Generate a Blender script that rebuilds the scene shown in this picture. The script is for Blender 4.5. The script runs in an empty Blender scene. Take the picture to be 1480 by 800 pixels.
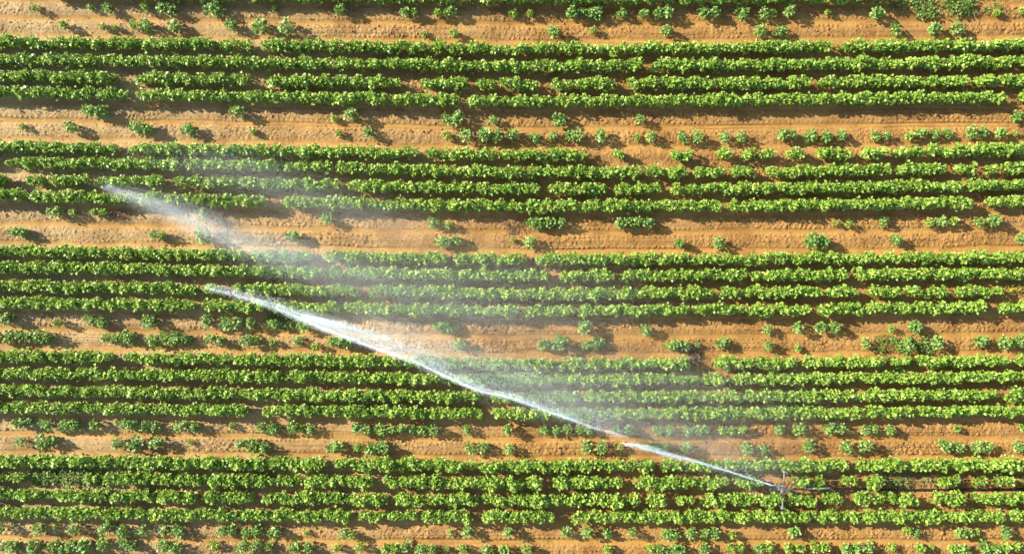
import bpy, math, random
import numpy as np
from mathutils import Vector, Matrix

RNG = np.random.default_rng(11)
random.seed(5)
S = bpy.context.scene
C = S.collection

# ------------------------------------------------------------------ scale
H = 37.0                 # camera height in metres
K = 0.0375               # metres on the ground per photograph pixel
CX, CY = 740.0, 400.0

def ground(px, py, z=0.0):
    """Photograph pixel -> place in the field at height z."""
    f = K * (H - z) / H
    return (px - CX) * f, (CY - py) * f

# ------------------------------------------------------------------ materials
def nodes_of(m):
    m.use_nodes = True
    nt = m.node_tree
    nt.nodes.clear()
    out = nt.nodes.new('ShaderNodeOutputMaterial')
    return nt, nt.nodes, nt.links, out

def ramp(n, stops):
    r = n.new('ShaderNodeValToRGB')
    e = r.color_ramp.elements
    while len(e) < len(stops):
        e.new(0.5)
    for el, (p, c) in zip(e, stops):
        el.position = p
        el.color = (c[0], c[1], c[2], 1)
    return r

def leaf_material(name, dark, mid, light, rough=0.42, transl=0.26, tcol=(0.30, 0.42, 0.03)):
    m = bpy.data.materials.new(name)
    nt, n, l, out = nodes_of(m)
    at = n.new('ShaderNodeAttribute'); at.attribute_name = 'leaf_tint'
    oi = n.new('ShaderNodeObjectInfo')
    geo = n.new('ShaderNodeNewGeometry')
    nz = n.new('ShaderNodeTexNoise'); nz.inputs['Scale'].default_value = 0.45; nz.inputs['Detail'].default_value = 3
    l.new(geo.outputs['Position'], nz.inputs['Vector'])
    a = n.new('ShaderNodeMath'); a.operation = 'MULTIPLY_ADD'
    a.inputs[1].default_value = 0.72
    l.new(at.outputs['Fac'], a.inputs[0])
    b = n.new('ShaderNodeMath'); b.operation = 'MULTIPLY_ADD'; b.inputs[1].default_value = 0.5; b.inputs[2].default_value = -0.16
    l.new(nz.outputs['Fac'], b.inputs[0])
    c = n.new('ShaderNodeMath'); c.operation = 'MULTIPLY_ADD'; c.inputs[1].default_value = 0.26
    l.new(oi.outputs['Random'], c.inputs[0]); l.new(b.outputs[0], c.inputs[2])
    l.new(c.outputs[0], a.inputs[2])
    r = ramp(n, [(0.0, dark), (0.5, mid), (1.0, light)])
    l.new(a.outputs[0], r.inputs['Fac'])
    p = n.new('ShaderNodeBsdfPrincipled')
    p.inputs['Roughness'].default_value = rough
    p.inputs['Specular IOR Level'].default_value = 0.5
    l.new(r.outputs['Color'], p.inputs['Base Color'])
    t = n.new('ShaderNodeBsdfTranslucent')
    mc = n.new('ShaderNodeMix'); mc.data_type = 'RGBA'; mc.inputs['Factor'].default_value = 0.5
    l.new(r.outputs['Color'], mc.inputs[6]); mc.inputs[7].default_value = (*tcol, 1)
    l.new(mc.outputs[2], t.inputs['Color'])
    mx = n.new('ShaderNodeMixShader'); mx.inputs['Fac'].default_value = transl
    l.new(p.outputs[0], mx.inputs[1]); l.new(t.outputs[0], mx.inputs[2])
    l.new(mx.outputs[0], out.inputs['Surface'])
    return m

def plain(name, col, rough=0.6, metal=0.0, var=0.25, scale=9.0):
    m = bpy.data.materials.new(name)
    nt, n, l, out = nodes_of(m)
    tc = n.new('ShaderNodeTexCoord')
    nz = n.new('ShaderNodeTexNoise'); nz.inputs['Scale'].default_value = scale; nz.inputs['Detail'].default_value = 5
    l.new(tc.outputs['Object'], nz.inputs['Vector'])
    lo = [c * (1 - var) for c in col]; hi = [min(1, c * (1 + var)) for c in col]
    r = ramp(n, [(0.3, lo), (0.7, hi)])
    l.new(nz.outputs['Fac'], r.inputs['Fac'])
    p = n.new('ShaderNodeBsdfPrincipled')
    p.inputs['Roughness'].default_value = rough; p.inputs['Metallic'].default_value = metal
    l.new(r.outputs['Color'], p.inputs['Base Color'])
    l.new(p.outputs[0], out.inputs['Surface'])
    return m

def soil_material(name, bump=True):
    m = bpy.data.materials.new(name)
    nt, n, l, out = nodes_of(m)
    geo = n.new('ShaderNodeNewGeometry')
    sep = n.new('ShaderNodeSeparateXYZ'); l.new(geo.outputs['Position'], sep.inputs[0])
    # low-sun scatter painted into the soil colour: paler west, redder east
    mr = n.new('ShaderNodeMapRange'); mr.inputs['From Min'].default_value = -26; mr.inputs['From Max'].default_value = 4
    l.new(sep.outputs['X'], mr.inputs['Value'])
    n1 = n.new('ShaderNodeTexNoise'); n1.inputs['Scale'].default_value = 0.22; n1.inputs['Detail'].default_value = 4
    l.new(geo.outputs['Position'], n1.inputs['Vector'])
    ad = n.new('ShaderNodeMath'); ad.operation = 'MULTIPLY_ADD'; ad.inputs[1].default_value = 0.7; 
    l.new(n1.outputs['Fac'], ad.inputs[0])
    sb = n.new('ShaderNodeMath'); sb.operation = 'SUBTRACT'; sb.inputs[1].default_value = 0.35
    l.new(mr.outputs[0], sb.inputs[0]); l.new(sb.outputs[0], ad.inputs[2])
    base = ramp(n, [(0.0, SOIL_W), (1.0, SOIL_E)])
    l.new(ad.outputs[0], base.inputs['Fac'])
    # compacted wheel tracks: smoother, more orange
    at = n.new('ShaderNodeAttribute'); at.attribute_name = 'track'
    mt = n.new('ShaderNodeMix'); mt.data_type = 'RGBA'; mt.blend_type = 'MIX'
    tf = n.new('ShaderNodeMath'); tf.operation = 'MULTIPLY'; tf.inputs[1].default_value = 0.75
    l.new(at.outputs['Fac'], tf.inputs[0]); l.new(tf.outputs[0], mt.inputs['Factor'])
    l.new(base.outputs['Color'], mt.inputs[6])
    mt.inputs[7].default_value = (*SOIL_T, 1)
    # grain
    n2 = n.new('ShaderNodeTexNoise'); n2.inputs['Scale'].default_value = 7; n2.inputs['Detail'].default_value = 8; n2.inputs['Roughness'].default_value = 0.7
    l.new(geo.outputs['Position'], n2.inputs['Vector'])
    g = n.new('ShaderNodeMapRange'); g.inputs['From Min'].default_value = 0.3; g.inputs['From Max'].default_value = 0.7
    g.inputs['To Min'].default_value = 0.78; g.inputs['To Max'].default_value = 1.2
    l.new(n2.outputs['Fac'], g.inputs['Value'])
    mul = n.new('ShaderNodeMix'); mul.data_type = 'RGBA'; mul.blend_type = 'MULTIPLY'; mul.inputs['Factor'].default_value = 1
    l.new(mt.outputs[2], mul.inputs[6]); l.new(g.outputs[0], mul.inputs[7])
    n5 = n.new('ShaderNodeTexNoise'); n5.inputs['Scale'].default_value = 0.6; n5.inputs['Detail'].default_value = 5; n5.inputs['Roughness'].default_value = 0.6
    l.new(geo.outputs['Position'], n5.inputs['Vector'])
    dr = ramp(n, [(0.36, (0.74, 0.70, 0.68)), (0.56, (1.04, 1.04, 1.04))])
    l.new(n5.outputs['Fac'], dr.inputs['Fac'])
    mul2 = n.new('ShaderNodeMix'); mul2.data_type = 'RGBA'; mul2.blend_type = 'MULTIPLY'; mul2.inputs['Factor'].default_value = 1
    l.new(mul.outputs[2], mul2.inputs[6]); l.new(dr.outputs['Color'], mul2.inputs[7])
    mul = mul2
    p = n.new('ShaderNodeBsdfPrincipled'); p.inputs['Roughness'].default_value = 0.95
    p.inputs['Specular IOR Level'].default_value = 0.15
    l.new(mul.outputs[2], p.inputs['Base Color'])
    if bump:
        n3 = n.new('ShaderNodeTexNoise'); n3.inputs['Scale'].default_value = 16; n3.inputs['Detail'].default_value = 6
        l.new(geo.outputs['Position'], n3.inputs['Vector'])
        bs = n.new('ShaderNodeMapRange'); bs.inputs['To Min'].default_value = 0.55; bs.inputs['To Max'].default_value = 0.12
        l.new(at.outputs['Fac'], bs.inputs['Value'])
        bp = n.new('ShaderNodeBump'); bp.inputs['Distance'].default_value = 0.05
        l.new(bs.outputs[0], bp.inputs['Strength'])
        l.new(n3.outputs['Fac'], bp.inputs['Height'])
        l.new(bp.outputs[0], p.inputs['Normal'])
    l.new(p.outputs[0], out.inputs['Surface'])
    return m

def water_material(name, col, transl):
    m = bpy.data.materials.new(name)
    nt, n, l, out = nodes_of(m)
    d = n.new('ShaderNodeBsdfDiffuse'); d.inputs['Color'].default_value = (*col, 1)
    t = n.new('ShaderNodeBsdfTranslucent'); t.inputs['Color'].default_value = (*col, 1)
    g = n.new('ShaderNodeBsdfGlossy'); g.inputs['Roughness'].default_value = 0.25
    a = n.new('ShaderNodeMixShader'); a.inputs['Fac'].default_value = transl
    l.new(d.outputs[0], a.inputs[1]); l.new(t.outputs[0], a.inputs[2])
    b = n.new('ShaderNodeMixShader'); b.inputs['Fac'].default_value = 0.06
    l.new(a.outputs[0], b.inputs[1]); l.new(g.outputs[0], b.inputs[2])
    l.new(b.outputs[0], out.inputs['Surface'])
    return m

SOIL_W = (0.385, 0.268, 0.128)  # western soil, lightened by the sunward scatter painted in
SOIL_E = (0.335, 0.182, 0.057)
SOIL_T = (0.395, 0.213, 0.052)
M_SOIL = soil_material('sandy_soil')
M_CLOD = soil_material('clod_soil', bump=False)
M_ROW = leaf_material('row_leaf', (0.090, 0.195, 0.024), (0.225, 0.362, 0.036), (0.410, 0.500, 0.100), rough=.5)
M_STRIP = leaf_material('strip_leaf', (0.072, 0.168, 0.034), (0.170, 0.305, 0.055), (0.315, 0.430, 0.105), rough=0.5)
M_YELLOW = leaf_material('yellow_leaf', (0.25, 0.22, 0.02), (0.42, 0.34, 0.03), (0.50, 0.42, 0.06), tcol=(0.5, 0.4, 0.03))
M_WEED = leaf_material('weed_leaf', (0.060, 0.135, 0.018), (0.11, 0.20, 0.03), (0.22, 0.28, 0.06), rough=0.6)
M_STRAW = plain('dry_straw', (0.40, 0.29, 0.13), 0.9, 0, 0.35, 6)
M_TWIG = plain('dry_twig', (0.20, 0.12, 0.07), 0.9, 0, 0.35, 6)
M_STEM = plain('green_stem', (0.10, 0.13, 0.04), 0.7)
M_PALE = plain('galvanised_steel', (0.21, 0.205, 0.17), 0.6, 0.1, 0.2, 14)
M_DARKM = plain('dark_steel', (0.07, 0.075, 0.08), 0.45, 0.6, 0.3, 14)
M_STEEL = plain('bare_steel', (0.45, 0.46, 0.47), 0.35, 0.8, 0.2, 14)
M_RUBBER = plain('black_rubber', (0.018, 0.018, 0.02), 0.55, 0, 0.3, 8)
M_WHITEP = plain('white_pipe', (0.52, 0.47, 0.41), 0.4, 0, 0.06, 6)
M_JET = water_material('jet_water', (0.80, 0.93, 0.98), 0.08)
M_MIST = water_material('mist_water', (0.92, 0.99, 0.98), 0.04)

# ------------------------------------------------------------------ helpers
def tri_mesh(name, verts, tris, mats, tint=None, smooth=False, mat_idx=None):
    me = bpy.data.meshes.new(name)
    v = np.ascontiguousarray(verts, dtype=np.float32)
    f = np.ascontiguousarray(tris, dtype=np.int32)
    k = f.shape[1]
    me.vertices.add(len(v)); me.vertices.foreach_set('co', v.ravel())
    me.loops.add(f.size); me.loops.foreach_set('vertex_index', f.ravel())
    me.polygons.add(len(f))
    me.polygons.foreach_set('loop_start', np.arange(0, f.size, k, dtype=np.int32))
    if mat_idx is not None:
        me.polygons.foreach_set('material_index', np.ascontiguousarray(mat_idx, dtype=np.int32))
    for m in mats:
        me.materials.append(m)
    me.update(calc_edges=True)
    if tint is not None:
        a = me.attributes.new('leaf_tint', 'FLOAT', 'POINT')
        a.data.foreach_set('value', np.ascontiguousarray(tint, dtype=np.float32))
    if smooth:
        me.polygons.foreach_set('use_smooth', np.ones(len(f), dtype=bool))
    return me

def link(name, me, parent=None):
    o = bpy.data.objects.new(name, me)
    C.objects.link(o)
    if parent is not None:
        o.parent = parent
    return o

def tag(o, label=None, cat=None, group=None, kind=None):
    if label: o['label'] = label
    if cat: o['category'] = cat
    if group: o['group'] = group
    if kind: o['kind'] = kind
    return o

def tube(points, radii, seg=10, cap=True):
    """Swept tube, returns verts, quads-as-tris."""
    P = [Vector(p) for p in points]
    if not hasattr(radii, '__len__'):
        radii = [radii] * len(P)
    V, F = [], []
    for i, p in enumerate(P):
        d = (P[min(i + 1, len(P) - 1)] - P[max(i - 1, 0)]).normalized()
        up = Vector((0, 0, 1)) if abs(d.z) < 0.9 else Vector((1, 0, 0))
        a = d.cross(up).normalized(); b = d.cross(a).normalized()
        for s in range(seg):
            w = 2 * math.pi * s / seg
            V.append(p + (a * math.cos(w) + b * math.sin(w)) * radii[i])
    for i in range(len(P) - 1):
        for s in range(seg):
            q = (i * seg + s, i * seg + (s + 1) % seg, (i + 1) * seg + (s + 1) % seg, (i + 1) * seg + s)
            F.append((q[0], q[1], q[2])); F.append((q[0], q[2], q[3]))
    if cap:
        for i, flip in ((0, True), (len(P) - 1, False)):
            c = len(V); V.append(P[i].copy())
            for s in range(seg):
                a, b = i * seg + s, i * seg + (s + 1) % seg
                F.append((c, b, a) if flip else (c, a, b))
    return np.array([tuple(v) for v in V]), np.array(F)

def join(parts):
    V, F, o = [], [], 0
    for v, f in parts:
        V.append(v); F.append(f + o); o += len(v)
    return np.concatenate(V), np.concatenate(F)

def box(cx, cy, cz, sx, sy, sz, bev=0.12):
    """Chamfered box."""
    x, y, z = sx / 2, sy / 2, sz / 2
    b = bev * min(sx, sy, sz)
    prof = [(-x + b, -y), (x - b, -y), (x, -y + b), (x, y - b), (x - b, y), (-x + b, y), (-x, y - b), (-x, -y + b)]
    lev = [(-z, 1 - b / max(x, y)), (-z + b, 1), (z - b, 1), (z, 1 - b / max(x, y))]
    V, F = [], []
    for (h, s) in lev:
        for (px, py) in prof:
            V.append((cx + px * s, cy + py * s, cz + h))
    for i in range(3):
        for s in range(8):
            q = (i * 8 + s, i * 8 + (s + 1) % 8, (i + 1) * 8 + (s + 1) % 8, (i + 1) * 8 + s)
            F.append((q[0], q[1], q[2])); F.append((q[0], q[2], q[3]))
    for i, fl in ((0, True), (3, False)):
        c = len(V); V.append((cx, cy, cz + lev[i][0]))
        for s in range(8):
            a, bb = i * 8 + s, i * 8 + (s + 1) % 8
            F.append((c, bb, a) if fl else (c, a, bb))
    return np.array(V), np.array(F)

# ------------------------------------------------------------------ row lines (photograph pixels)
XN = np.array([-260, 0, 370, 740, 1110, 1480, 1740], float)
def rl(a, b, c, d, e):
    return np.array([a - (b - a) * 0.5, a, b, c, d, e, e - (d - e) * 0.5], float)
ROWS = {   # order number -> centre line
    -4: rl(-38, -31, -28, -29, -33), -3: rl(-13, -5, -2, -3, -8),
    0: rl(62, 66, 72, 69, 65), 1: rl(86, 91, 96.5, 94.5, 89), 2: rl(110, 117, 122.5, 120.5, 116), 3: rl(133, 140, 147, 144.5, 141),
    6: rl(212, 217, 224, 222.5, 216), 7: rl(234, 239, 249, 248.5, 242), 8: rl(259, 264.5, 274, 272, 267), 9: rl(282, 290.5, 298, 297, 291),
    12: rl(362, 368.5, 374.5, 373.5, 371), 13: rl(385, 391, 398, 397, 395), 14: rl(412, 417.5, 424, 422, 420), 15: rl(436, 442, 448.5, 446.5, 443),
    18: rl(513, 518, 525, 523, 520), 19: rl(538, 542, 547.5, 546.5, 543), 20: rl(562, 568, 572.5, 571, 569), 21: rl(587, 591.5, 596.5, 596, 592),
    24: rl(664, 667.5, 672, 671, 670), 25: rl(688, 692, 696, 695, 693), 26: rl(712, 717, 721, 720.5, 718), 27: rl(738, 742.5, 745, 744, 744),
    30: rl(813, 817, 820, 819, 819), 31: rl(837, 841, 844, 843, 843),
}
def row_y(r, x):
    return np.interp(x, XN, ROWS[r])

GAPS = {
    -3: [(-260, 60), (1290, 1500)], -4: [],
    0: [(368, 377), (1203, 1211)],
    1: [(929, 936), (1300, 1303)],
    2: [(175, 196), (364, 386), (581, 606), (681, 686), (721, 724), (779, 790), (891, 903), (1173, 1177), (1402, 1406)],
    3: [(188, 198), (667, 673), (1456, 1466)],
    6: [(180, 189), (606, 615), (720, 725), (849, 884), (910, 967), (998, 1031), (1055, 1070), (1092, 1097), (1117, 1133), (1168, 1182), (1231, 1238), (1277, 1290), (1332, 1335)],
    7: [(0, 3), (264, 269), (409, 415), (481, 485), (840, 843), (924, 930), (994, 999), (1050, 1054), (1094, 1102), (1286, 1293), (1366, 1377), (1411, 1420), (1440, 1446)],
    8: [(17, 30), (67, 75), (131, 136), (242, 257), (491, 500), (781, 787), (882, 887), (956, 964), (986, 990), (1388, 1393)],
    9: [(393, 403), (1046, 1051), (1409, 1422)],
    12: [(455, 464), (653, 658), (764, 771), (1296, 1299)],
    13: [(791, 806), (891, 895), (1079, 1084), (1227, 1230)],
    14: [(288, 296), (321, 331), (526, 533), (891, 895), (1031, 1036), (1191, 1196), (1242, 1252), (1299, 1305), (1329, 1332), (1369, 1374), (1449, 1740)],
    15: [(290, 296), (494, 498), (749, 754), (831, 836), (995, 999), (1072, 1076), (1166, 1178), (1427, 1437)],
    18: [(163, 173), (332, 336), (800, 804), (998, 1027), (1153, 1157), (1276, 1287), (1317, 1323), (1452, 1461)],
    19: [(1010, 1013), (1054, 1057), (1203, 1205), (1468, 1472)],
    20: [(73, 76), (701, 707), (836, 842), (1235, 1238), (1442, 1452)],
    21: [(126, 129), (363, 379), (701, 706), (1280, 1283)],
    24: [(471, 479), (691, 695), (921, 925), (948, 951), (1226, 1232)],
    25: [(44, 120), (145, 155), (398, 402), (436, 441), (542, 555), (583, 586), (757, 760), (783, 797), (900, 916), (1051, 1059), (1104, 1124), (1131, 1145), (1172, 1176), (1190, 1200), (1209, 1213), (1237, 1248), (1275, 1352), (1385, 1407), (1425, 1432), (1467, 1473)],
    26: [(159, 162), (291, 295), (370, 384), (415, 420), (563, 566), (614, 617), (691, 694), (929, 932), (960, 966), (973, 976), (1011, 1015), (1127, 1136), (1176, 1184), (1219, 1229), (1257, 1262), (1328, 1343), (1394, 1400)],
    27: [(464, 467), (516, 519), (607, 610), (682, 694), (810, 825), (1452, 1456)],
    30: [], 31: [],
}
# stretches of a row where the plants stand thin and small
THIN = [(7, -50, 40, .65), (8, 30, 67, .85), (6, 884, 910, .8), (25, 0, 44, .75), (25, 120, 145, .8), (26, 966, 1012, .8), (19, 985, 1013, .75), (6, 1055, 1120, .9), (7, 1100, 1140, .85), (14, 1330, 1450, .95), (27, 550, 612, .85), (18, 1287, 1320, .8)]

# ------------------------------------------------------------------ ground sheet
def smooth_noise(shape, cell, rng):
    h, w = shape
    gh, gw = int(h / cell) + 3, int(w / cell) + 3
    g = rng.standard_normal((gh, gw))
    yy = np.arange(h) / cell; xx = np.arange(w) / cell
    y0 = yy.astype(int); x0 = xx.astype(int)
    fy = (yy - y0); fx = (xx - x0)
    fy = fy * fy * (3 - 2 * fy); fx = fx * fx * (3 - 2 * fx)
    a = g[y0][:, x0]; b = g[y0][:, x0 + 1]; c = g[y0 + 1][:, x0]; d = g[y0 + 1][:, x0 + 1]
    fx = fx[None, :]; fy = fy[:, None]
    return (a * (1 - fx) + b * fx) * (1 - fy) + (c * (1 - fx) + d * fx) * fy

STEP = 0.046
xs = np.arange(-33.5, 33.5, STEP); ys = np.arange(-18.5, 18.5, STEP)
nx, ny = len(xs), len(ys)
keys = np.array(sorted(ROWS)); 
pxs = xs / K + CX; pys = CY - ys / K
TT = np.empty((ny, nx))
lines = np.array([np.interp(pxs, XN, ROWS[k]) for k in keys])       # rows x columns
for i in range(nx):
    L = lines[:, i]
    t = np.interp(pys, L, keys)
    lo = pys < L[0]; hi = pys > L[-1]
    t[lo] = keys[0] + (pys[lo] - L[0]) / 25.0
    t[hi] = keys[-1] + (pys[hi] - L[-1]) / 25.0
    TT[:, i] = t
tm = np.mod(TT, 6.0)
def bump(t, c, w):
    return np.exp(-((t - c) / w) ** 2)
wob = smooth_noise((ny, nx), 40, RNG) * 0.045
tw = tm + wob
track = np.clip(bump(tw, 4.5, .17) + bump(tw, 5.53, .13) * .9 + 0.7 * bump(tw, 3.52, .12), 0, 1)
crop = sum(bump(tm, c, .34) for c in (0, 1, 2, 3, 6))
ridge = bump(tm, 4.02, .30) + bump(tm, 5.0, .30)
Z = 0.10 * crop + 0.055 * ridge - 0.03 * track
lip = bump(tw, 4.27, .055) + bump(tw, 4.74, .05) + 0.8 * bump(tw, 5.33, .05)
rough = np.clip(1.0 - 1.1 * track, 0.1, 1)
mod = np.clip(0.75 + 0.45 * smooth_noise((ny, nx), 60, RNG), 0.25, 1.6)
Z += rough * mod * (0.009 * smooth_noise((ny, nx), 7, RNG) + 0.012 * smooth_noise((ny, nx), 2.6, RNG) + 0.013 * RNG.standard_normal((ny, nx)))
XX = np.broadcast_to(xs[None, :], (ny, nx))
lug = np.clip(np.sin(XX * 2 * math.pi / 0.27 + 2.0 * smooth_noise((ny, nx), 30, RNG)), -0.2, 1)
Z += lip * (0.014 + 0.024 * lug) * np.clip(0.7 + 0.6 * smooth_noise((ny, nx), 25, RNG), 0, 1.5)
Z += 0.02 * smooth_noise((ny, nx), 90, RNG)

# fine lines scraped along the lanes by implements
pr = RNG.standard_normal(4096)
fl_ = np.interp((TT + wob * .6) * 26.0 + 1000, np.arange(4096), pr)
fl2 = np.interp((TT + wob) * 11.0 + 900, np.arange(4096), pr[::-1])
Z += (0.008 * fl_ + 0.010 * fl2) * np.clip(0.6 + 0.6 * smooth_noise((ny, nx), 110, RNG), 0.05, 1.4) * np.clip(1 - crop, 0, 1)
# stretch the rim of the sheet out to the horizon
far = np.array([0.6, 1.5, 4, 10, 30, 100, 400, 1500, 5000])
XG = np.concatenate([xs[0] - far[::-1], xs, xs[-1] + far]); YG = np.concatenate([ys[0] - far[::-1], ys, ys[-1] + far])
def padz(A):
    return np.pad(A, len(far), mode='edge')
ZG = padz(Z); TG = padz(track)
fade = np.pad(np.ones_like(Z), len(far)); 
ZG = ZG * np.where(fade > 0, 1, 0.3)
gy, gx = ZG.shape
V = np.empty((gy, gx, 3), np.float32)
V[..., 0] = XG[None, :]; V[..., 1] = YG[:, None]; V[..., 2] = ZG
idx = np.arange(gy * gx, dtype=np.int32).reshape(gy, gx)
Q = np.stack([idx[:-1, :-1], idx[:-1, 1:], idx[1:, 1:], idx[1:, :-1]], -1).reshape(-1, 4)
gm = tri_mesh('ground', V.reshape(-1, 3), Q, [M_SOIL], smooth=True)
a = gm.attributes.new('track', 'FLOAT', 'POINT'); a.data.foreach_set('value', np.ascontiguousarray(TG.ravel(), dtype=np.float32))
go = link('ground', gm)
tag(go, 'sandy orange brown field soil with ridges, clods and smooth wheel tracks', 'ground', kind='structure')

def zat(x, y):
    i = np.clip(((np.asarray(y) - ys[0]) / STEP).astype(int), 0, ny - 1)
    j = np.clip(((np.asarray(x) - xs[0]) / STEP).astype(int), 0, nx - 1)
    return Z[i, j]

# ------------------------------------------------------------------ loose clods
OCT = np.array([(1, 0, 0), (-1, 0, 0), (0, 1, 0), (0, -1, 0), (0, 0, 1), (0, 0, -1)], float)
OCTF = np.array([(0, 2, 4), (2, 1, 4), (1, 3, 4), (3, 0, 4), (2, 0, 5), (1, 2, 5), (3, 1, 5), (0, 3, 5)])
def clods(n):
    cx = RNG.uniform(-30, 30, n * 4); cy = RNG.uniform(-16.5, 16.5, n * 4)
    i = ((cy - ys[0]) / STEP).astype(int); j = ((cx - xs[0]) / STEP).astype(int)
    w = (ridge[i, j] + lip[i, j] * .8 + 0.15) * mod[i, j] * (1 - .85 * track[i, j])
    keep = RNG.random(n * 4) < np.clip(w * .45, 0, 1)
    cx, cy = cx[keep][:n], cy[keep][:n]; m = len(cx)
    r = np.clip(RNG.lognormal(-3.55, .42, m), .014, .085)
    P = OCT[None] * RNG.uniform(.55, 1.25, (m, 6, 1)) + RNG.normal(0, .18, (m, 6, 3))
    th = RNG.uniform(0, 6.283, m); c, s = np.cos(th), np.sin(th)
    x = P[..., 0] * c[:, None] - P[..., 1] * s[:, None]; y = P[..., 0] * s[:, None] + P[..., 1] * c[:, None]
    W = np.stack([x * r[:, None] * 1.15 + cx[:, None], y * r[:, None] + cy[:, None], P[..., 2] * r[:, None] * .75 + (zat(cx, cy) + r * .25)[:, None]], -1)
    F = (OCTF[None] + (np.arange(m) * 6)[:, None, None]).reshape(-1, 3)
    return W.reshape(-1, 3), F
cv, cf = clods(26000)
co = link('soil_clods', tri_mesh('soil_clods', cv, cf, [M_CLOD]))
tag(co, 'loose crumbled clods of sandy soil scattered over the bare strips', 'soil clods', kind='stuff')

# ------------------------------------------------------------------ plants
LV = np.array([(0, 0, 0), (0, .5, 0), (0, 1, -.14), (-.40, .20, .07), (-.37, .62, .06), (.40, .20, .07), (.37, .62, .06)], float)
LF = np.array([(0, 1, 3), (1, 4, 3), (1, 2, 4), (0, 5, 1), (1, 5, 6), (1, 6, 2)])

def leaves(pos, out, normal, size):
    """Blades at pos, pointing along out, facing normal."""
    y = out / np.linalg.norm(out, axis=1, keepdims=True)
    z = normal - (normal * y).sum(1, keepdims=True) * y
    z /= np.linalg.norm(z, axis=1, keepdims=True) + 1e-9
    x = np.cross(y, z)
    n = len(pos)
    w = LV[None] * np.stack([RNG.uniform(.85, 1.15, n), np.ones(n), RNG.uniform(.2, 2.2, n)], 1)[:, None, :] * size[:, None, None]
    V = pos[:, None] + w[..., 0:1] * x[:, None] + w[..., 1:2] * y[:, None] + w[..., 2:3] * z[:, None]
    F = (LF[None] + (np.arange(n) * 7)[:, None, None]).reshape(-1, 3)
    return V.reshape(-1, 3), F

SUNB = np.array([-.62, .30, .42])
def plant(nleaf, R, h0, h1, size, lobes=4, up=.55, stemr=.012, updir=.15, spread=.5, lobr=.62, sunb=.45):
    """One plant: a short branching stem and leaf blades over an uneven crown that turns to the sun. Unit: metres."""
    lob = []
    for i in range(lobes):
        an = RNG.uniform(0, 6.283); rr = R * RNG.uniform(.1, spread)
        lob.append((rr * math.cos(an), rr * math.sin(an), RNG.uniform(.72, 1.0)))
    L = np.array(lob)
    k = RNG.integers(0, lobes, nleaf)
    d = RNG.normal(size=(nleaf, 3)); d[:, 2] = d[:, 2] * .9 + .25
    d /= np.linalg.norm(d, axis=1, keepdims=True)
    rad = RNG.uniform(.45, 1.0, nleaf) ** .55
    hc = (h1 - h0) * .5
    pos = np.empty((nleaf, 3))
    pos[:, 0] = L[k, 0] + d[:, 0] * rad * R * lobr
    pos[:, 1] = L[k, 1] + d[:, 1] * rad * R * lobr
    pos[:, 2] = h0 + hc * L[k, 2] + d[:, 2] * rad * hc * L[k, 2]
    out = d * np.array([1, 1, .5]) + RNG.normal(0, .45, (nleaf, 3)); out[:, 2] += updir
    nor = d * .9 + np.array([0, 0, up]) + SUNB * sunb + RNG.normal(0, .34, (nleaf, 3))
    sz = size * RNG.uniform(.52, 1.22, nleaf)
    pos -= out / np.linalg.norm(out, axis=1, keepdims=True) * (sz * .4)[:, None]
    pos[:, 2] = np.maximum(pos[:, 2], .04)
    V, F = leaves(pos, out, nor, sz)
    tint = np.repeat(np.clip(RNG.beta(2, 2.2, nleaf), 0, 1), 7)
    # leaf stalks
    tip = np.stack([L[k, 0], L[k, 1], h0 + hc * L[k, 2] * .8], 1)
    e = np.cross(tip - pos, RNG.normal(size=(nleaf, 3))); e *= .005 / (np.linalg.norm(e, axis=1, keepdims=True) + 1e-9)
    PV = np.stack([pos + e, pos - e, tip], 1).reshape(-1, 3)
    parts = [(V, F), (PV, np.arange(nleaf * 3).reshape(-1, 3))]
    for i in range(lobes):
        p = tube([(0, 0, -.08), (L[i, 0] * .4, L[i, 1] * .4, h0 * .9), (L[i, 0], L[i, 1], h0 + hc * L[i, 2] * .8)], [stemr, stemr * .8, stemr * .4], 4, False)
        parts.append(p)
    VV, FF = join(parts)
    mi = np.zeros(len(FF), int); mi[len(F):] = 1
    tt = np.concatenate([tint, np.full(len(VV) - len(tint), .3)])
    return VV, FF, tt, mi

ROWV = [plant(RNG.integers(92, 112), RNG.uniform(.35, .40), .10, RNG.uniform(.84, .98), RNG.uniform(.125, .152), sunb=.20, up=.36) for _ in range(26)]
STRV = [plant(RNG.integers(105, 135), .35, .02, RNG.uniform(.60, .76), RNG.uniform(.095, .13), lobes=RNG.integers(3, 6), updir=.25, spread=.42, lobr=.72, sunb=.3) for _ in range(14)]

def gather(items):
    """items: (variant, x, y, z, rot, sx, sz, dt) -> one big mesh."""
    VV, FF, TT_, MM, o = [], [], [], [], 0
    for (v, x, y, z, rot, s, sz, dt) in items:
        P, F, t, m = v
        c, sn = math.cos(rot), math.sin(rot)
        Q = np.empty_like(P)
        Q[:, 0] = (P[:, 0] * c - P[:, 1] * sn) * s + x
        Q[:, 1] = (P[:, 0] * sn + P[:, 1] * c) * s + y
        Q[:, 2] = P[:, 2] * sz + z
        VV.append(Q); FF.append(F + o); TT_.append(np.clip(t + dt, 0, 1)); MM.append(m); o += len(P)
    return np.concatenate(VV), np.concatenate(FF), np.concatenate(TT_), np.concatenate(MM)

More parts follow.
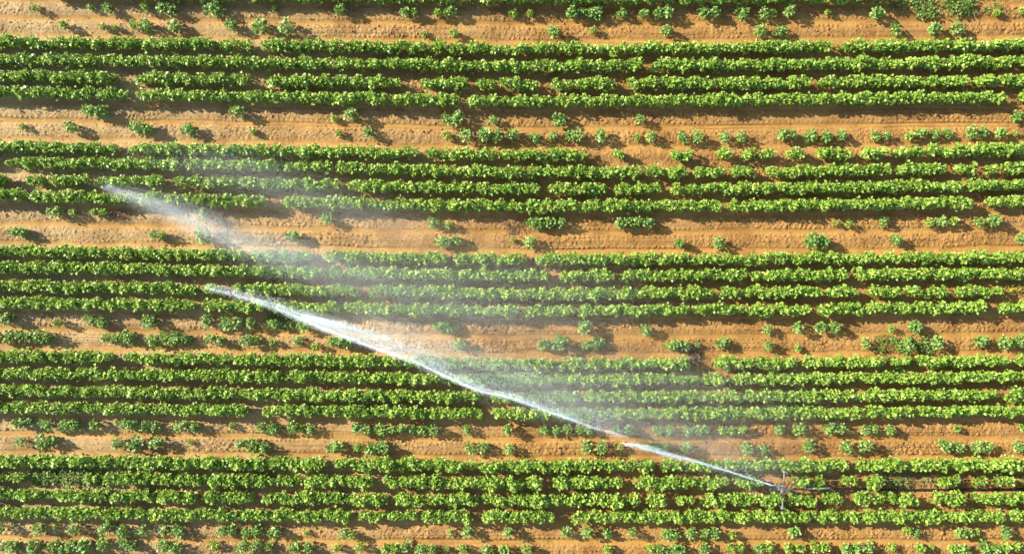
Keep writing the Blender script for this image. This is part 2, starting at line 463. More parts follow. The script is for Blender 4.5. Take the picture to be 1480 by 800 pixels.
row_items = []
for r in ROWS:
    x = -190.0
    gaps = GAPS[r]
    pitch = 7.4
    while x < 1670:
        x += pitch * random.uniform(.75, 1.3)
        hit = None
        for (g0, g1) in gaps:
            # the crown overhangs the gap, so keep the stems back from its edges
            m = min(5.2, (g1 - g0) * .4 + 2.0)
            if g0 - m < x < g1 + m:
                hit = g1 + m
        if hit is not None:
            x = hit - pitch * .55
            continue
        s = random.uniform(.90, 1.10)
        for (tr, a0, a1, ss) in THIN:
            if tr == r and a0 < x < a1:
                s *= ss
        if random.random() < .05: s *= .78
        if r in (24, 25, 26): s *= random.uniform(.92, 1.18)
        yy = float(row_y(r, x)) + random.gauss(0, .65)
        X, Y = ground(x, yy, .45)
        row_items.append((random.choice(ROWV), X, Y, float(zat(X, Y)) - .02, random.uniform(-.6, .6), s, s * random.uniform(.92, 1.08), random.gauss(0, .07)))

# ------------------------------------------------------------------ plants standing in the bare strips  (x, y, radius) in photograph pixels
STRIPS = [
 [[(50,10,6),(130,10,5),(157,13,7),(209,12,6),(236,12,9),(250,15,8),(310,12,12),(397,13,4),(492,15,8),(586,18,7),(600,19,6),(634,19,6),(650,19,8),(742,19,6),(767,19,5),(827,19,9),(842,18,7),(854,18,8),(866,20,8),(898,19,7),(930,21,7),(954,19,8),(966,19,8),(1016,19,9),(1032,19,8),(1073,18,9),(1105,20,8),(1115,19,6),(1140,19,8),(1197,17,4),(1266,20,9),(1441,18,5),(1478,15,5)],
  [(93,36,6),(149,37,5),(165,39,4),(194,36,6),(212,38,9),(254,37,9),(334,37,8),(377,40,11),(417,40,11),(613,49,5),(656,48,6),(802,46,9),(858,44,5),(962,45,8),(1100,46,9),(1125,45,9),(1291,43,8),(1349,42,8),(1382,42,9)]],
 [[(131,160,9),(146,161,10),(343,163,9),(483,171,5),(508,169,9),(645,173,8),(663,173,9),(713,172,7),(808,173,9),(927,172,7),(1470,168,8)],
  [(30,182,5),(103,183,8),(200,183,10),(212,186,8),(273,186,9),(366,189,5),(490,192,5),(533,192,8),(646,195,6),(676,195,10),(700,195,10),(721,196,9),(740,196,9),(774,198,7),(798,196,7),(824,196,8),(838,197,8),(870,197,8),(921,199,5),(941,197,8),(988,198,8),(1010,198,9),(1045,197,8),(1072,198,8),(1131,196,8),(1144,194,7),(1170,196,9),(1195,197,8),(1214,196,7),(1265,196,7),(1281,194,7),(1314,196,6),(1329,194,8),(1352,193,7),(1370,193,7),(1404,191,9),(1422,191,8),(1445,192,7),(1470,192,4)]],
 [[(75,306,6),(85,307,7),(107,306,6),(136,307,6),(149,307,6),(298,310,7),(474,316,9),(627,321,8),(647,323,6),(768,322,7),(781,321,9),(795,321,8),(812,323,7),(897,322,8),(908,321,7),(920,322,8),(933,322,9),(1208,322,4),(1227,322,6),(1276,320,7),(1342,322,6),(1359,319,8),(1377,319,6),(1415,319,7),(1433,318,9)],
  [(20,334,7),(31,336,8),(225,340,8),(236,341,6),(297,341,10),(423,343,9),(637,347,9),(648,349,7),(660,347,7),(742,347,4),(764,348,9),(981,351,7),(1040,351,9),(1173,348,11),(1187,349,9),(1294,345,8),(1476,344,7)]],
 [[(0,460,8),(14,461,8),(85,465,6),(131,463,8),(146,464,9),(217,464,10),(302,464,8),(326,466,9),(342,466,9),(365,467,7),(396,466,8),(436,469,9),(634,472,8),(646,473,8),(662,473,4),(845,474,9),(934,476,8),(1108,474,7),(1153,473,7),(1185,472,8),(1204,472,8),(1289,474,5),(1320,471,9)],
  [(0,485,8),(18,486,9),(32,485,8),(45,486,7),(60,485,9),(72,487,7),(154,487,7),(167,488,7),(180,486,8),(190,489,8),(222,490,9),(237,488,8),(252,488,9),(266,488,8),(304,489,7),(317,491,7),(358,491,9),(371,492,6),(393,494,5),(432,492,7),(457,500,6),(480,492,7),(492,494,9),(503,495,7),(663,495,9),(786,497,8),(809,497,11),(846,498,7),(857,497,8),(868,495,7),(967,498,6),(976,497,7),(991,498,7),(1007,498,4),(1043,497,9),(1111,498,7),(1154,502,5),(1250,496,7),(1307,499,11),(1352,496,9),(1416,494,9),(1449,494,9),(1470,492,9)]],
 [[(28,610,8),(40,610,8),(68,613,9),(96,613,9),(108,613,8),(140,613,8),(178,613,8),(190,612,8),(212,614,8),(225,614,8),(256,614,8),(268,614,7),(280,614,8),(335,615,5),(378,617,8),(393,618,9),(422,617,8),(434,618,6),(447,618,8),(518,618,8),(532,619,8),(550,619,9),(567,619,7),(579,619,7),(594,619,7),(610,619,8),(630,620,8),(673,619,7),(735,620,7),(786,620,7),(804,620,7),(821,619,7),(837,620,6),(849,620,7),(890,619,6),(909,620,7),(950,620,7),(967,622,7),(994,621,7),(1008,620,7),(1018,619,6),(1044,620,6),(1055,621,7),(1072,621,6),(1125,620,8),(1155,620,9),(1200,619,8),(1215,618,8),(1251,621,7),(1261,618,7),(1287,620,7),(1384,619,5),(1476,618,6)],
  [(33,636,8),(63,638,10),(75,636,7),(172,639,8),(197,641,11),(228,640,9),(273,639,4),(350,642,7),(366,643,10),(380,645,9),(484,647,10),(518,645,6),(535,647,9),(547,646,8),(558,646,9),(678,646,8),(697,645,8),(735,647,8),(847,646,9),(871,647,9),(898,646,5),(938,645,6),(950,645,7),(962,645,6),(993,647,8),(1080,646,9),(1102,647,8),(1167,644,9),(1223,644,9),(1249,644,9),(1361,643,9),(1382,645,8),(1409,644,10),(1426,643,8),(1471,643,8)]],
 [[(5,761,8),(57,762,8),(80,761,4),(110,763,9),(155,763,9),(180,766,9),(206,765,8),(240,763,8),(256,765,9),(322,766,7),(333,765,7),(356,770,7),(369,766,8),(396,768,9),(443,770,4),(498,768,8),(511,772,6),(650,770,5),(676,768,7),(735,768,7),(820,768,8),(849,769,8),(878,769,7),(915,769,7),(963,771,8),(974,770,8),(999,769,8),(1018,770,7),(1032,770,8),(1059,772,5),(1147,767,8),(1310,765,6),(1322,768,7),(1386,768,7),(1399,769,7),(1414,768,4),(1452,769,8)],
  [(5,786,8),(20,787,9),(55,786,9),(78,787,8),(92,788,8),(107,787,9),(123,786,10),(150,785,9),(178,784,8),(190,787,8),(237,787,9),(257,790,8),(310,787,7),(353,789,8),(371,788,8),(388,789,6),(427,790,8),(446,790,8),(488,790,6),(522,790,7),(557,791,7),(570,791,7),(586,789,8),(610,792,8),(626,793,8),(645,793,4),(669,793,7),(705,793,9),(728,794,8),(763,792,8),(880,792,6),(940,791,6),(952,792,7),(970,793,7),(982,792,8),(1017,792,8),(1057,790,6),(1068,790,6),(1096,790,7),(1108,790,7),(1139,789,7),(1157,790,7),(1175,789,7),(1190,789,7),(1223,790,8),(1239,791,8),(1253,790,8),(1288,789,6),(1328,790,7),(1346,791,4),(1375,791,6),(1391,791,9),(1423,788,9),(1435,791,8),(1451,790,7),(1466,790,7)]],
]
ORD = ['first','second','third','fourth','fifth','sixth','seventh','eighth','ninth','tenth','eleventh','twelfth','thirteenth','fourteenth','fifteenth']
NUM = {2:'pair',3:'trio',4:'foursome',5:'clump of five',6:'clump of six',7:'clump of seven',8:'clump of eight',9:'clump of nine',10:'clump of ten'}
STRIPN = ['top', 'second', 'third', 'fourth', 'fifth', 'bottom']
def size_word(r):
    return 'tiny' if r <= 5 else 'small' if r <= 7 else 'bushy' if r <= 9 else 'very large'
def ordinal(i, n):
    if n == 1: return 'only', ''
    if i < n / 2: 
        return ('leftmost', '') if i == 0 else (ORD[i], ' from left')
    j = n - 1 - i
    return ('rightmost', '') if j == 0 else (ORD[j], ' from right')

allp = []        # (x, y, r, label)
for si, strip in enumerate(STRIPS):
    for li, line in enumerate(strip):
        line = sorted(line)
        clusters = [[line[0]]]
        for p in line[1:]:
            q = clusters[-1][-1]
            if p[0] - q[0] <= (p[2] + q[2]) * 1.02 + 1: clusters[-1].append(p)
            else: clusters.append([p])
        where = f"{'upper' if li == 0 else 'lower'} line of {STRIPN[si]} bare strip"
        kinds = {}
        for c in clusters:
            key = ('lone', size_word(c[0][2])) if len(c) == 1 else ('cl', len(c))
            kinds.setdefault(key, []).append(c)
        for key, cs in kinds.items():
            for i, c in enumerate(cs):
                o, fr = ordinal(i, len(cs))
                if key[0] == 'lone':
                    allp.append((*c[0], f"{o} {key[1]} lone green plant{fr}, {where}"))
                else:
                    for k, p in enumerate(c):
                        if len(c) == 2: w = ('left', 'right')[k] + ' plant'
                        elif len(c) == 3: w = ('left', 'middle', 'right')[k] + ' plant'
                        else:
                            w = ('left end plant' if k == 0 else 'right end plant' if k == len(c) - 1 else ORD[k] + ' plant')
                        allp.append((*p, f"{w} in {o} touching {NUM[len(c)]}{fr}, {where}"))
allp.sort(key=lambda p: -p[2])
NIND = 300
base_objs = []
for i, v in enumerate(STRV):
    me = tri_mesh('crop_plant', v[0], v[1], [M_STRIP, M_STEM], v[2], mat_idx=v[3])
    base_objs.append(me)
n_ind = 0
for (x, y, r, lab) in allp:
    X, Y = ground(x, y, .28)
    z = float(zat(X, Y)) - .03
    s = r * K / .335 * 1.24
    sz = (0.45 + 0.55 * s)
    if r <= 5: sz *= .8
    if n_ind < NIND:
        o = link('crop_plant', base_objs[random.randrange(len(base_objs))])
        o.location = (X, Y, z); o.rotation_euler = (0, 0, random.uniform(-.8, .8)); o.scale = (s, s * random.uniform(.92, 1.08), sz * random.uniform(.92, 1.08))
        tag(o, lab, 'crop plant', 'crop plants scattered along the bare strips')
        n_ind += 1
    else:
        row_items.append((random.choice(STRV), X, Y, z, random.uniform(-.8, .8), s, sz, 0))
print('strip plants', len(allp), 'row plants', len(row_items))
rv, rf, rt, rm = gather(row_items)
ro = link('crop_rows', tri_mesh('crop_rows', rv, rf, [M_ROW, M_STEM], rt, mat_idx=rm))
tag(ro, 'dense long rows of leafy green crop plants in bands of four', 'crop rows', kind='stuff')

# ------------------------------------------------------------------ yellowing plant, dry weeds and weed patches
v = plant(26, .24, .10, .62, .15, 3)
X, Y = ground(1207, 68, .35)
o = link('yellow_plant', tri_mesh('yellow_plant', v[0], v[1], [M_YELLOW, M_STEM], v[2], mat_idx=v[3])); o.location = (X, Y, float(zat(X, Y)) - .02)
tag(o, 'bright yellow dying plant in a gap of the topmost full row', 'crop plant')

def weed_patch(px0, py0, px1, py1, n, size, zh, name, label, cat, mats, straw=.0, dens=None):
    V, F, T, MI, off = [], [], [], [], 0
    cx, cy = ground((px0 + px1) / 2, (py0 + py1) / 2, .1)
    nc = max(3, n // 60)
    cc = [(random.uniform(px0, px1), random.uniform(py0, py1), random.uniform(.4, 1)) for _ in range(nc)]
    for _ in range(n):
        c = random.choice(cc)
        px = random.gauss(c[0], 5.0); py = random.gauss(c[1], 3.5)
        if not (px0 - 5 < px < px1 + 5 and py0 - 4 < py < py1 + 4): continue
        x, y = ground(px, py, .1)
        h = zh * c[2] * random.uniform(.15, 1)
        g = float(zat(x, y))
        if random.random() < straw:
            a = random.uniform(0, 6.283); ln = random.uniform(.15, .5)
            p = (x - cx, y - cy, g + random.uniform(.0, h)); q = (p[0] + math.cos(a) * ln, p[1] + math.sin(a) * ln, g + random.uniform(.02, h + .08))
            tv, tf = tube([p, q], [.010, .006], 3, False)
            V.append(tv); F.append(tf + off); T.append(np.full(len(tv), .5)); MI.append(np.ones(len(tf), int)); off += len(tv)
        else:
            d = RNG.normal(size=(1, 3)); d[0, 2] = abs(d[0, 2]) * .6
            lv, lf = leaves(np.array([(x - cx, y - cy, g + h)]), d, np.array([[0, 0, 1.]]) + RNG.normal(0, .45, (1, 3)), np.array([size * random.uniform(.6, 1.3)]))
            V.append(lv); F.append(lf + off); T.append(np.full(7, random.betavariate(2, 2))); MI.append(np.zeros(len(lf), int)); off += 7
    o = link(name, tri_mesh(name, np.concatenate(V), np.concatenate(F), mats, np.concatenate(T), mat_idx=np.concatenate(MI)))
    o.location = (cx, cy, 0)
    tag(o, label, cat)
    return o
WM = [M_WEED, M_STRAW]
weed_patch(1292, -4, 1405, 24, 1500, .11, .40, 'weed_patch', 'broad tangle of low green weeds at the top edge near the right corner', 'weeds', WM, .05)
weed_patch(1425, 8, 1450, 22, 120, .09, .18, 'weed_patch', 'small thin weed patch right of the broad tangle along the top edge', 'weeds', WM, .15)
weed_patch(1268, 487, 1345, 508, 900, .10, .30, 'weed_patch', 'low weeds around a big plant in the fourth bare strip, right side', 'weeds', WM, .08)
weed_patch(1283, 517, 1345, 538, 360, .10, .25, 'weed_patch', 'weeds filling gaps in the crop row just below the right hand weeds', 'weeds', WM, .1)
weed_patch(386, 459, 420, 473, 480, .10, .26, 'weed_patch', 'sparse weeds in the fourth bare strip beside the left end of the jet', 'weeds', WM, .12)
weed_patch(46, 678, 150, 696, 1700, .13, .55, 'weed_patch', 'half dry weeds filling a long gap in the row at lower left', 'weeds', WM, .20)
weed_patch(1278, 686, 1350, 701, 560, .10, .28, 'weed_patch', 'yellowing dry weeds in the row gap right of the sprinkler', 'weeds', [M_WEED, M_STRAW], .55)
weed_patch(1455, 408, 1482, 426, 260, .11, .35, 'weed_patch', 'withered yellow weeds ending a crop row at the right edge', 'weeds', [M_YELLOW, M_STRAW], .5)
weed_patch(732, 322, 756, 340, 130, .10, .3, 'dry_bush', 'dry brown bush in the third bare strip near the centre', 'dry bush', [M_TWIG, M_TWIG], .93)
weed_patch(163, 302, 182, 314, 110, .10, .3, 'dry_bush', 'withered brown bush left of the faint spray, under the fourth row', 'dry bush', [M_TWIG, M_TWIG], .85)
weed_patch(998, 510, 1028, 526, 150, .09, .25, 'dry_bush', 'dead brown stalks in the row gap right of centre', 'dry bush', [M_TWIG, M_TWIG], .8)
weed_patch(1000, 494, 1022, 504, 60, .09, .15, 'dry_bush', 'few dry brown twigs on bare soil above the dead stalks', 'dry bush', [M_TWIG, M_TWIG], .8)

# dead leaves and straw lying on the bare strips
lv_, lf_, lo_ = [], [], 0
for _ in range(1500):
    si = random.randrange(6); u = random.betavariate(1.2, 1.2)
    px = random.uniform(-20, 1500)
    top = float(row_y([-3, 3, 9, 15, 21, 27][si], px)); bot = float(row_y([0, 6, 12, 18, 24, 30][si], px))
    py = top + 9 + (bot - top - 18) * u
    x, y = ground(px, py, .02); zg = float(zat(x, y)) + .012
    if random.random() < .5:
        a = random.uniform(0, 6.283); ln = random.uniform(.06, .20)
        tv, tf = tube([(x, y, zg), (x + math.cos(a) * ln, y + math.sin(a) * ln, zg + .01)], [.007, .005], 3, False)
    else:
        tv, tf = leaves(np.array([(x, y, zg)]), RNG.normal(size=(1, 3)) * np.array([1, 1, .15]), np.array([[0, 0, 1.]]) + RNG.normal(0, .2, (1, 3)), np.array([random.uniform(.05, .11)]))
    lv_.append(tv); lf_.append(tf + lo_); lo_ += len(tv)
lt = link('ground_litter', tri_mesh('ground_litter', np.concatenate(lv_), np.concatenate(lf_), [M_TWIG]))
tag(lt, 'dry brown leaf bits and straw littering the bare sandy strips', 'litter', kind='stuff')

# ------------------------------------------------------------------ irrigation cart and hose
def P3(px, py, z):
    x, y = ground(px, py, z); return (x, y, z)
bx, by = ground(1130, 706, .9)
cart = bpy.data.objects.new('sprinkler_cart', None); C.objects.link(cart)
cart.location = (bx, by, float(zat(bx, by)))
tag(cart, 'wheeled irrigation gun cart with pale cross beam straddling two crop rows', 'sprinkler cart')
gz = float(zat(bx, by))
def loc(px, py, z):
    x, y = ground(px, py, z); return (x - bx, y - by, z - gz)
def part(name, geo, mat, parent, smooth=False):
    o = link(name, tri_mesh(name, geo[0], geo[1], [mat], smooth=smooth)); o.parent = parent
    return o
def beam(p, q, w, h):
    """Rectangular bar from p to q."""
    P, Qv = Vector(p), Vector(q); d = (Qv - P); L = d.length; d.normalize()
    up = Vector((0, 0, 1)) if abs(d.z) < .9 else Vector((1, 0, 0))
    s = d.cross(up).normalized(); u = s.cross(d)
    V, F = box(0, 0, 0, L, w, h, .15)
    m = (P + Qv) / 2
    W = np.array([tuple(m + d * a + s * b + u * c) for a, b, c in V])
    return W, F
part('cross_beam', join([beam(loc(1133.8, 681.5, 1.02), loc(1133.0, 695, 1.02), .075, .07), beam(loc(1131.3, 719, 1.02), loc(1131.0, 733.5, 1.02), .075, .07)]), M_PALE, cart)
part('axle', beam(loc(1133, 694, 1.0), loc(1131.3, 720, 1.0), .06, .06), M_DARKM, cart)
for (px, py) in ((1133.8, 681.5), (1131.0, 733.5)):
    x, y, z = loc(px, py, 1.0)
    part('leg', beam((x, y, .97), (x, y, .22 - gz + gz), .06, .06), M_PALE, cart)
    part('foot_plate', box(x, y, 1.075 - gz, .24, .07, .05), M_PALE, cart)
    g2 = float(zat(x + bx, y + by)) - gz
    V, F = tube([(0, -.05, 0), (0, -.045, 0), (0, .045, 0), (0, .05, 0)], [.17, .21, .21, .17], 20)
    w = part('wheel', (V + np.array([x, y, g2 + .20]), F), M_RUBBER, cart)
    V, F = tube([(0, -.06, 0), (0, .06, 0)], [.09, .09], 14)
    part('rim', (V + np.array([x, y, g2 + .20]), F), M_PALE, w)
part('chassis', join([beam(loc(1112, 706.3, .62), loc(1146, 706.3, .62), .05, .05), beam(loc(1112, 709.5, .62), loc(1132, 709.5, .62), .05, .05), beam(loc(1132, 703, .62), loc(1132, 711, .62), .05, .05), beam(loc(1113, 705.8, .62), loc(1113, 710, .62), .05, .05)]), M_DARKM, cart)
part('gun_bracket', join([box(*loc(1130.6, 705.4, 1.12), .15, .36, .10), box(*loc(1127.2, 702.4, 1.12), .20, .06, .06), box(*loc(1127.4, 706.6, 1.12), .22, .05, .06)]), M_PALE, cart)
part('riser', join([tube([loc(1127, 704.5, .5), loc(1127, 704.5, 1.15)], [.06, .055], 12), beam(loc(1130.6, 705.4, 1.08), loc(1132, 706, .64), .05, .05)]), M_STEEL, cart)
gun = part('gun_barrel', tube([loc(1127, 704.5, 1.12), loc(1125.5, 704.0, 1.20), loc(1123, 703.2, 1.26), loc(1120.5, 702.4, 1.33)], [.06, .055, .05, .045], 12), M_STEEL, cart, True)
part('nozzle', tube([loc(1120.5, 702.4, 1.33), loc(1119.3, 702.0, 1.355), loc(1118.2, 701.7, 1.38)], [.055, .05, .03], 12), M_DARKM, gun)
part('drive_arm', join([beam(loc(1124, 701.5, 1.3), loc(1119, 700.3, 1.36), .03, .03), box(*loc(1120.5, 700.6, 1.36), .09, .07, .07)]), M_STEEL, cart)
part('hitch', join([tube([loc(1133, 706.5, .70), loc(1137, 707.6, .72), loc(1141, 707, .66), loc(1146, 706, .60)], [.04, .05, .045, .04], 10), box(*loc(1137, 707.8, .78), .16, .13, .08), box(*loc(1141.5, 705.6, .74), .14, .05, .05)]), M_STEEL, cart)

hz = .42
pts = []
for px in np.linspace(1199, 1700, 70):
    yy = np.interp(px, [1199, 1240, 1300, 1360, 1420, 1480, 1700], [705.2, 706.4, 707, 707, 706.6, 706.2, 706.6])
    z = .42 if px < 1215 else .42 - .30 * min(1, (px - 1215) / 30)
    pts.append(P3(px, yy, z))
hose = link('feed_hose', tri_mesh('feed_hose', *tube(pts, .058, 10), [M_RUBBER], smooth=True))
tag(hose, 'long black water hose lying between two crop rows behind the sprinkler', 'hose')
pp = part('rigid_pipe', tube([P3(1166.5, 705.8, .62), P3(1180, 705.4, .66), P3(1198, 704.8, .68)], [.045, .05, .05], 12), M_WHITEP, hose, True)
pp2 = part('front_hose', tube([P3(1146, 706.0, .60), P3(1155, 706.2, .60), P3(1166.5, 705.8, .62)], .05, 10), M_RUBBER, hose, True)
part('coupling', tube([P3(1197, 704.8, .68), P3(1198, 704.8, .68), P3(1203, 704.8, .60), P3(1204, 705, .5)], [.06, .08, .08, .06], 12), M_DARKM, hose)
link_down = part('hose_bend', tube([P3(1203, 704.9, .55), P3(1206, 705.2, .47), P3(1199, 705.2, .42)], .056, 10), M_RUBBER, hose, True)

pts = []
for i, px in enumerate(np.linspace(-150, 1640, 120)):
    yy = float(row_y(25, px)) - 1.0 + .5 * math.sin(px * .021) + .35 * math.sin(px * .057)
    pts.append(P3(px, yy, .42 + .08 * math.sin(px * .013)))
cab = link('thin_cable', tri_mesh('thin_cable', *tube(pts, .009, 5), [M_STRAW]))
tag(cab, 'thin pale cable running along a lower crop row past the sprinkler', 'cable')

# ------------------------------------------------------------------ water: jets and drifting mist, as droplets
TET = np.array([(1, 1, 1), (1, -1, -1), (-1, 1, -1), (-1, -1, 1)], float) / math.sqrt(3)
TETF = np.array([(0, 1, 2), (0, 3, 1), (0, 2, 3), (1, 3, 2)])
ROT = []
for _ in range(24):
    q = RNG.normal(size=4); q /= np.linalg.norm(q); w, x, y, z = q
    ROT.append(np.array([[1-2*(y*y+z*z), 2*(x*y-z*w), 2*(x*z+y*w)], [2*(x*y+z*w), 1-2*(x*x+z*z), 2*(y*z-x*w)], [2*(x*z-y*w), 2*(y*z+x*w), 1-2*(x*x+y*y)]]))
TEMP = np.stack([TET @ r.T for r in ROT])
def droplets(pos, rad, stretch=None):
    n = len(pos)
    T = TEMP[RNG.integers(0, len(TEMP), n)] * rad[:, None, None]
    if stretch is not None:
        d, k = stretch
        T = T + (T @ d)[..., None] * d * k
    V = pos[:, None] + T
    F = (TETF[None] + (np.arange(n) * 4)[:, None, None]).reshape(-1, 3)
    return V.reshape(-1, 3), F

def unproject(px, py, z):
    f = K * (H - z) / H
    return np.stack([(px - CX) * f, (CY - py) * f, z], 1)
JD = np.array([-.94, .33, .0]); JD /= np.linalg.norm(JD)

def jet_cloud(n, line, up, lo, z, strands=40, zs=.12, tfun=None, jitter=1.0):
    """Droplets round a centre line given in pixels; up/lo = soft widths above and below it."""
    line = np.array(line, float)
    seg = np.r_[0, np.cumsum(np.hypot(*np.diff(line, axis=0).T))]
    t = RNG.random(n)
    if tfun is not None:
        t = np.interp(t, *tfun)
    # threads of water running along the jet: short ligaments with clear gaps between
    nfil = max(20, n // 55)
    ft = np.interp(RNG.random(nfil), *tfun) if tfun is not None else RNG.random(nfil)
    fo = RNG.normal(0, .72, nfil); fl = RNG.uniform(10, 34, nfil) / seg[-1]
    sid = RNG.integers(0, nfil, n)
    isf = RNG.random(n) < .58
    t = np.where(isf, ft[sid] + RNG.normal(0, .5, n) * fl[sid], t + RNG.normal(0, .01, n))
    off = np.where(isf, fo[sid] + RNG.normal(0, .10, n), RNG.normal(0, 1.0, n) * jitter)
    s = np.clip(t, 0, 1) * seg[-1]
    px = np.interp(s, seg, line[:, 0]); py = np.interp(s, seg, line[:, 1])
    u = np.interp(t, *up); l = np.interp(t, *lo)
    o = np.where(off < 0, off * u, off * l)
    ex = (t - np.clip(t, 0, 1)) * seg[-1]
    px = px + ex * np.sign(line[-1, 0] - line[0, 0]) * .94 + RNG.normal(0, 2.0, n) - o * .30; py = py + o * .94 + ex * .34 * np.sign(line[-1, 1] - line[0, 1])
    zz = np.interp(t, *z) + RNG.normal(0, zs, n)
    ok = (t > 0) & (t < 1.03)
    return unproject(px[ok], py[ok], zz[ok])

# short jet: a solid thread leaving the nozzle and breaking up
J1 = [(1118, 701.6), (1090, 692.5), (1060, 682.5), (1030, 673.5), (1000, 665.5), (970, 658), (940, 649.5), (920, 644), (906, 641.3)]
zz1 = [1.38, 1.75, 2.1, 2.4, 2.7, 2.95, 3.2, 3.35, 3.45]
core = []
N1 = 60
for i in range(N1):
    t = i / (N1 - 1); s = t * (len(J1) - 1)
    px = np.interp(s, range(9), [p[0] for p in J1]); py = np.interp(s, range(9), [p[1] for p in J1]); z = np.interp(s, range(9), zz1)
    core.append((P3(px + random.gauss(0, .2), py + random.gauss(0, .14) * (1 + t), float(z)), (.014 + .012 * t) * random.uniform(.75, 1.25)))
cvv, cff = tube([c[0] for c in core], [c[1] for c in core], 8)
p1 = jet_cloud(5200, J1, ([0, .3, .6, .85, 1], [.3, .6, 1.6, 2.8, 1.2]), ([0, .3, .6, .85, 1], [.3, .5, 1.0, 1.6, 1.2]), ([0, 1], [1.38, 3.45]), 22, .06, ([0, .12, .35, 1], [0, .3, .55, 1]))
d1 = droplets(p1, RNG.uniform(.006, .016, len(p1)), (JD, 1.6))
j1 = link('water_jet', tri_mesh('water_jet', *join([(cvv, cff), d1]), [M_JET]))
tag(j1, 'short narrow white water jet leaving the sprinkler gun nozzle', 'water jet')

# main pulse
J2 = [(298, 415), (320, 420), (345, 427), (370, 434), (403, 445), (436, 459), (470, 474), (504, 486), (538, 499), (572, 511), (605, 523), (640, 540), (673, 555), (700, 565), (740, 574), (780, 588), (810, 599), (865, 619), (902, 629)]
J2b = [(436, 456), (470, 465), (504, 474), (540, 484), (575, 495), (610, 508), (650, 530)]
zj2 = ([0, .2, .45, .75, 1], [3.6, 4.6, 5.2, 4.8, 4.0])
pa = jet_cloud(24000, J2, ([0, .1, .25, .4, .6, .8, 1], [1.5, 3.4, 5.5, 7, 6, 4.5, 1.8]), ([0, .1, .25, .4, .6, .8, 1], [1.4, 3.4, 3.6, 2.8, 2.0, 1.6, 1.0]), zj2, 60, .22, ([0, .008, .07, .5, .84, .985, 1], [0, .045, .17, .46, .74, .88, .97]))
pb = jet_cloud(14000, J2b, ([0, .5, 1], [3, 6, 9]), ([0, .5, 1], [3, 5, 8]), ([0, 1], [5.0, 5.0]), 40, .25, ([0, .5, .85, 1], [0, .3, .65, 1]))
pc = jet_cloud(18000, J2, ([0, .2, .4, .6, .8, 1], [4, 8, 18, 24, 20, 12]), ([0, .5, 1], [3, 3, 2]), zj2, 90, .35)
pall = np.concatenate([pa, pb, pc])
j2 = link('water_jet', tri_mesh('water_jet', *droplets(pall, RNG.uniform(.004, .0105, len(pall)), (JD, 1.2)), [M_JET]))
tag(j2, 'long thick white water jet streaking diagonally across the middle of the field', 'water jet')

# fading pulse near the upper left
J3 = [(150, 270), (190, 283), (230, 298), (265, 312), (300, 328), (340, 346), (380, 361), (430, 375)]
p3 = jet_cloud(12500, J3, ([0, .2, .45, .7, 1], [3, 7, 12, 15, 12]), ([0, .2, .45, .7, 1], [3, 7, 12, 10, 10]), ([0, 1], [2.2, 3.2]), 26, .2, ([0, .1, .45, .75, .92, 1], [0, .12, .35, .6, .8, 1]))
j3 = link('water_jet', tri_mesh('water_jet', *droplets(p3, RNG.uniform(.003, .009, len(p3)), (JD, .8)), [M_JET]))
tag(j3, 'faint dissolving burst of spray above the third bare strip at left', 'water jet')

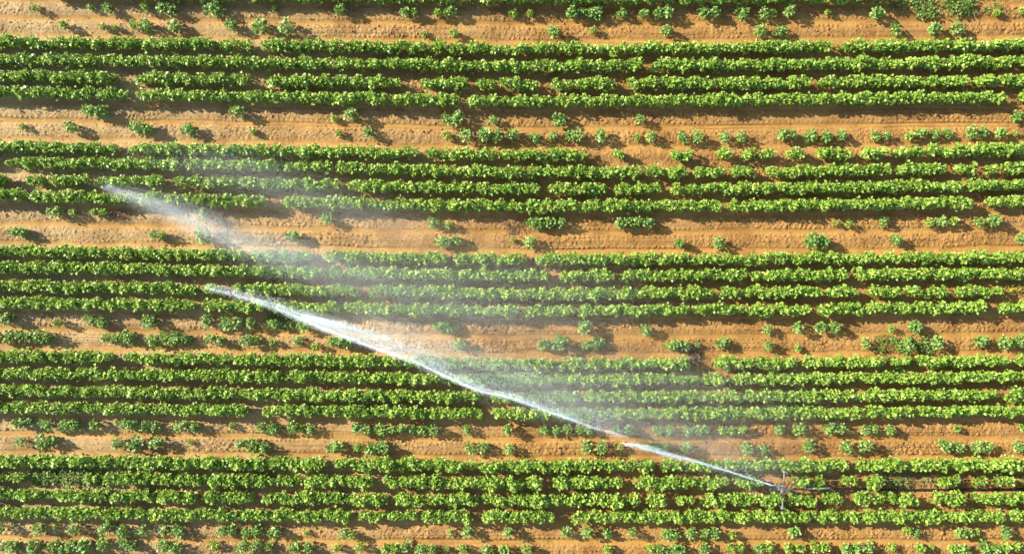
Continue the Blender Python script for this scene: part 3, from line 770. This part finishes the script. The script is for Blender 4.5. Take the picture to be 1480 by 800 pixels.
MIST = [  # centre, spreads, slant, peak cover
 (265,313,42,9,23,.34),(330,349,45,8,21,.26),(318,326,60,12,23,.20),(400,352,45,10,18,.14),(440,378,60,17,14,.22),(196,285,28,6,22,.2),
 (380,258,70,20,12,.12),(300,235,55,15,8,.08),(470,300,80,18,15,.12),(570,322,60,18,10,.07),
 (510,398,90,20,14,.20),(630,388,80,20,8,.11),(610,440,90,22,12,.12),(760,400,80,28,5,.07),(720,455,90,22,8,.13),(860,440,70,30,5,.05),
 (560,470,60,13,18,.16),(620,498,70,17,20,.17),(700,530,75,19,18,.15),(780,560,85,19,17,.16),(860,592,75,18,15,.14),(850,535,90,26,10,.11),(970,560,95,32,8,.07),
 (960,622,70,18,12,.09),(1030,652,60,20,10,.09),(1085,678,40,18,8,.07),(1075,600,75,34,5,.04)]
mp, mr = [], []
for (cx, cy, sx, sy, an, al) in MIST:
    area = 2 * math.pi * sx * sy * K * K * al * .43
    rr = .0037
    n = int(area / (1.15 * rr * rr))
    a = math.radians(an)
    nf = max(6, n // 90)
    fu = RNG.normal(0, 1, nf) * sx; fv = RNG.normal(0, 1, nf) * sy
    k = RNG.integers(0, nf, n)
    fil = RNG.random(n) < .45
    u = np.where(fil, fu[k] + RNG.normal(0, 16, n), RNG.normal(0, sx, n))
    v = np.where(fil, fv[k] + RNG.normal(0, 1.6, n), RNG.normal(0, sy, n))
    px = cx + u * math.cos(a) - v * math.sin(a); py = cy + u * math.sin(a) + v * math.cos(a)
    z = 1.0 + 5.5 * RNG.random(n)
    mp.append(unproject(px, py, z)); mr.append(RNG.uniform(.6, 1.35, n) * rr)
mp = np.concatenate(mp); mr = np.concatenate(mr)
print('mist droplets', len(mp))
mo = link('spray_mist', tri_mesh('spray_mist', *droplets(mp, mr), [M_MIST]))
tag(mo, 'thin pale veil of drifting spray mist over the crop rows', 'mist', kind='stuff')

# ------------------------------------------------------------------ camera, sun, sky
cam = bpy.data.cameras.new('camera'); co_ = bpy.data.objects.new('camera', cam); C.objects.link(co_)
cam.sensor_fit = 'HORIZONTAL'; cam.sensor_width = 36
cam.lens = 36 * H / (1480 * K)
cam.clip_start = .1; cam.clip_end = 20000
co_.location = (0, 0, H); co_.rotation_euler = (0, 0, 0)
S.camera = co_

ELEV = math.radians(25)
SX, SY = -.925, .38
nrm = math.hypot(SX, SY); SX /= nrm; SY /= nrm
d = Vector((-SX * math.cos(ELEV), -SY * math.cos(ELEV), -math.sin(ELEV)))
sl = bpy.data.lights.new('sun', 'SUN'); sl.energy = 4.6; sl.angle = math.radians(.55); sl.color = (1.0, .92, .78)
so = bpy.data.objects.new('sun', sl); C.objects.link(so); so.rotation_euler = d.to_track_quat('-Z', 'Y').to_euler(); so.location = (-20, 10, 30)
w = bpy.data.worlds.new('World'); S.world = w; w.use_nodes = True
nt = w.node_tree; nt.nodes.clear()
sk = nt.nodes.new('ShaderNodeTexSky'); sk.sky_type = 'NISHITA'; sk.sun_disc = False
sk.sun_elevation = ELEV; sk.sun_rotation = math.atan2(SX, SY)
bg = nt.nodes.new('ShaderNodeBackground'); bg.inputs['Strength'].default_value = .10
ow = nt.nodes.new('ShaderNodeOutputWorld')
nt.links.new(sk.outputs[0], bg.inputs['Color']); nt.links.new(bg.outputs[0], ow.inputs['Surface'])
S.view_settings.view_transform = 'Standard'; S.view_settings.look = 'None'
S.view_settings.gamma = 1; S.view_settings.use_curve_mapping = False
S.view_settings.exposure = 1.46
S.cycles.diffuse_bounces = 12; S.cycles.max_bounces = 16; S.cycles.transmission_bounces = 12
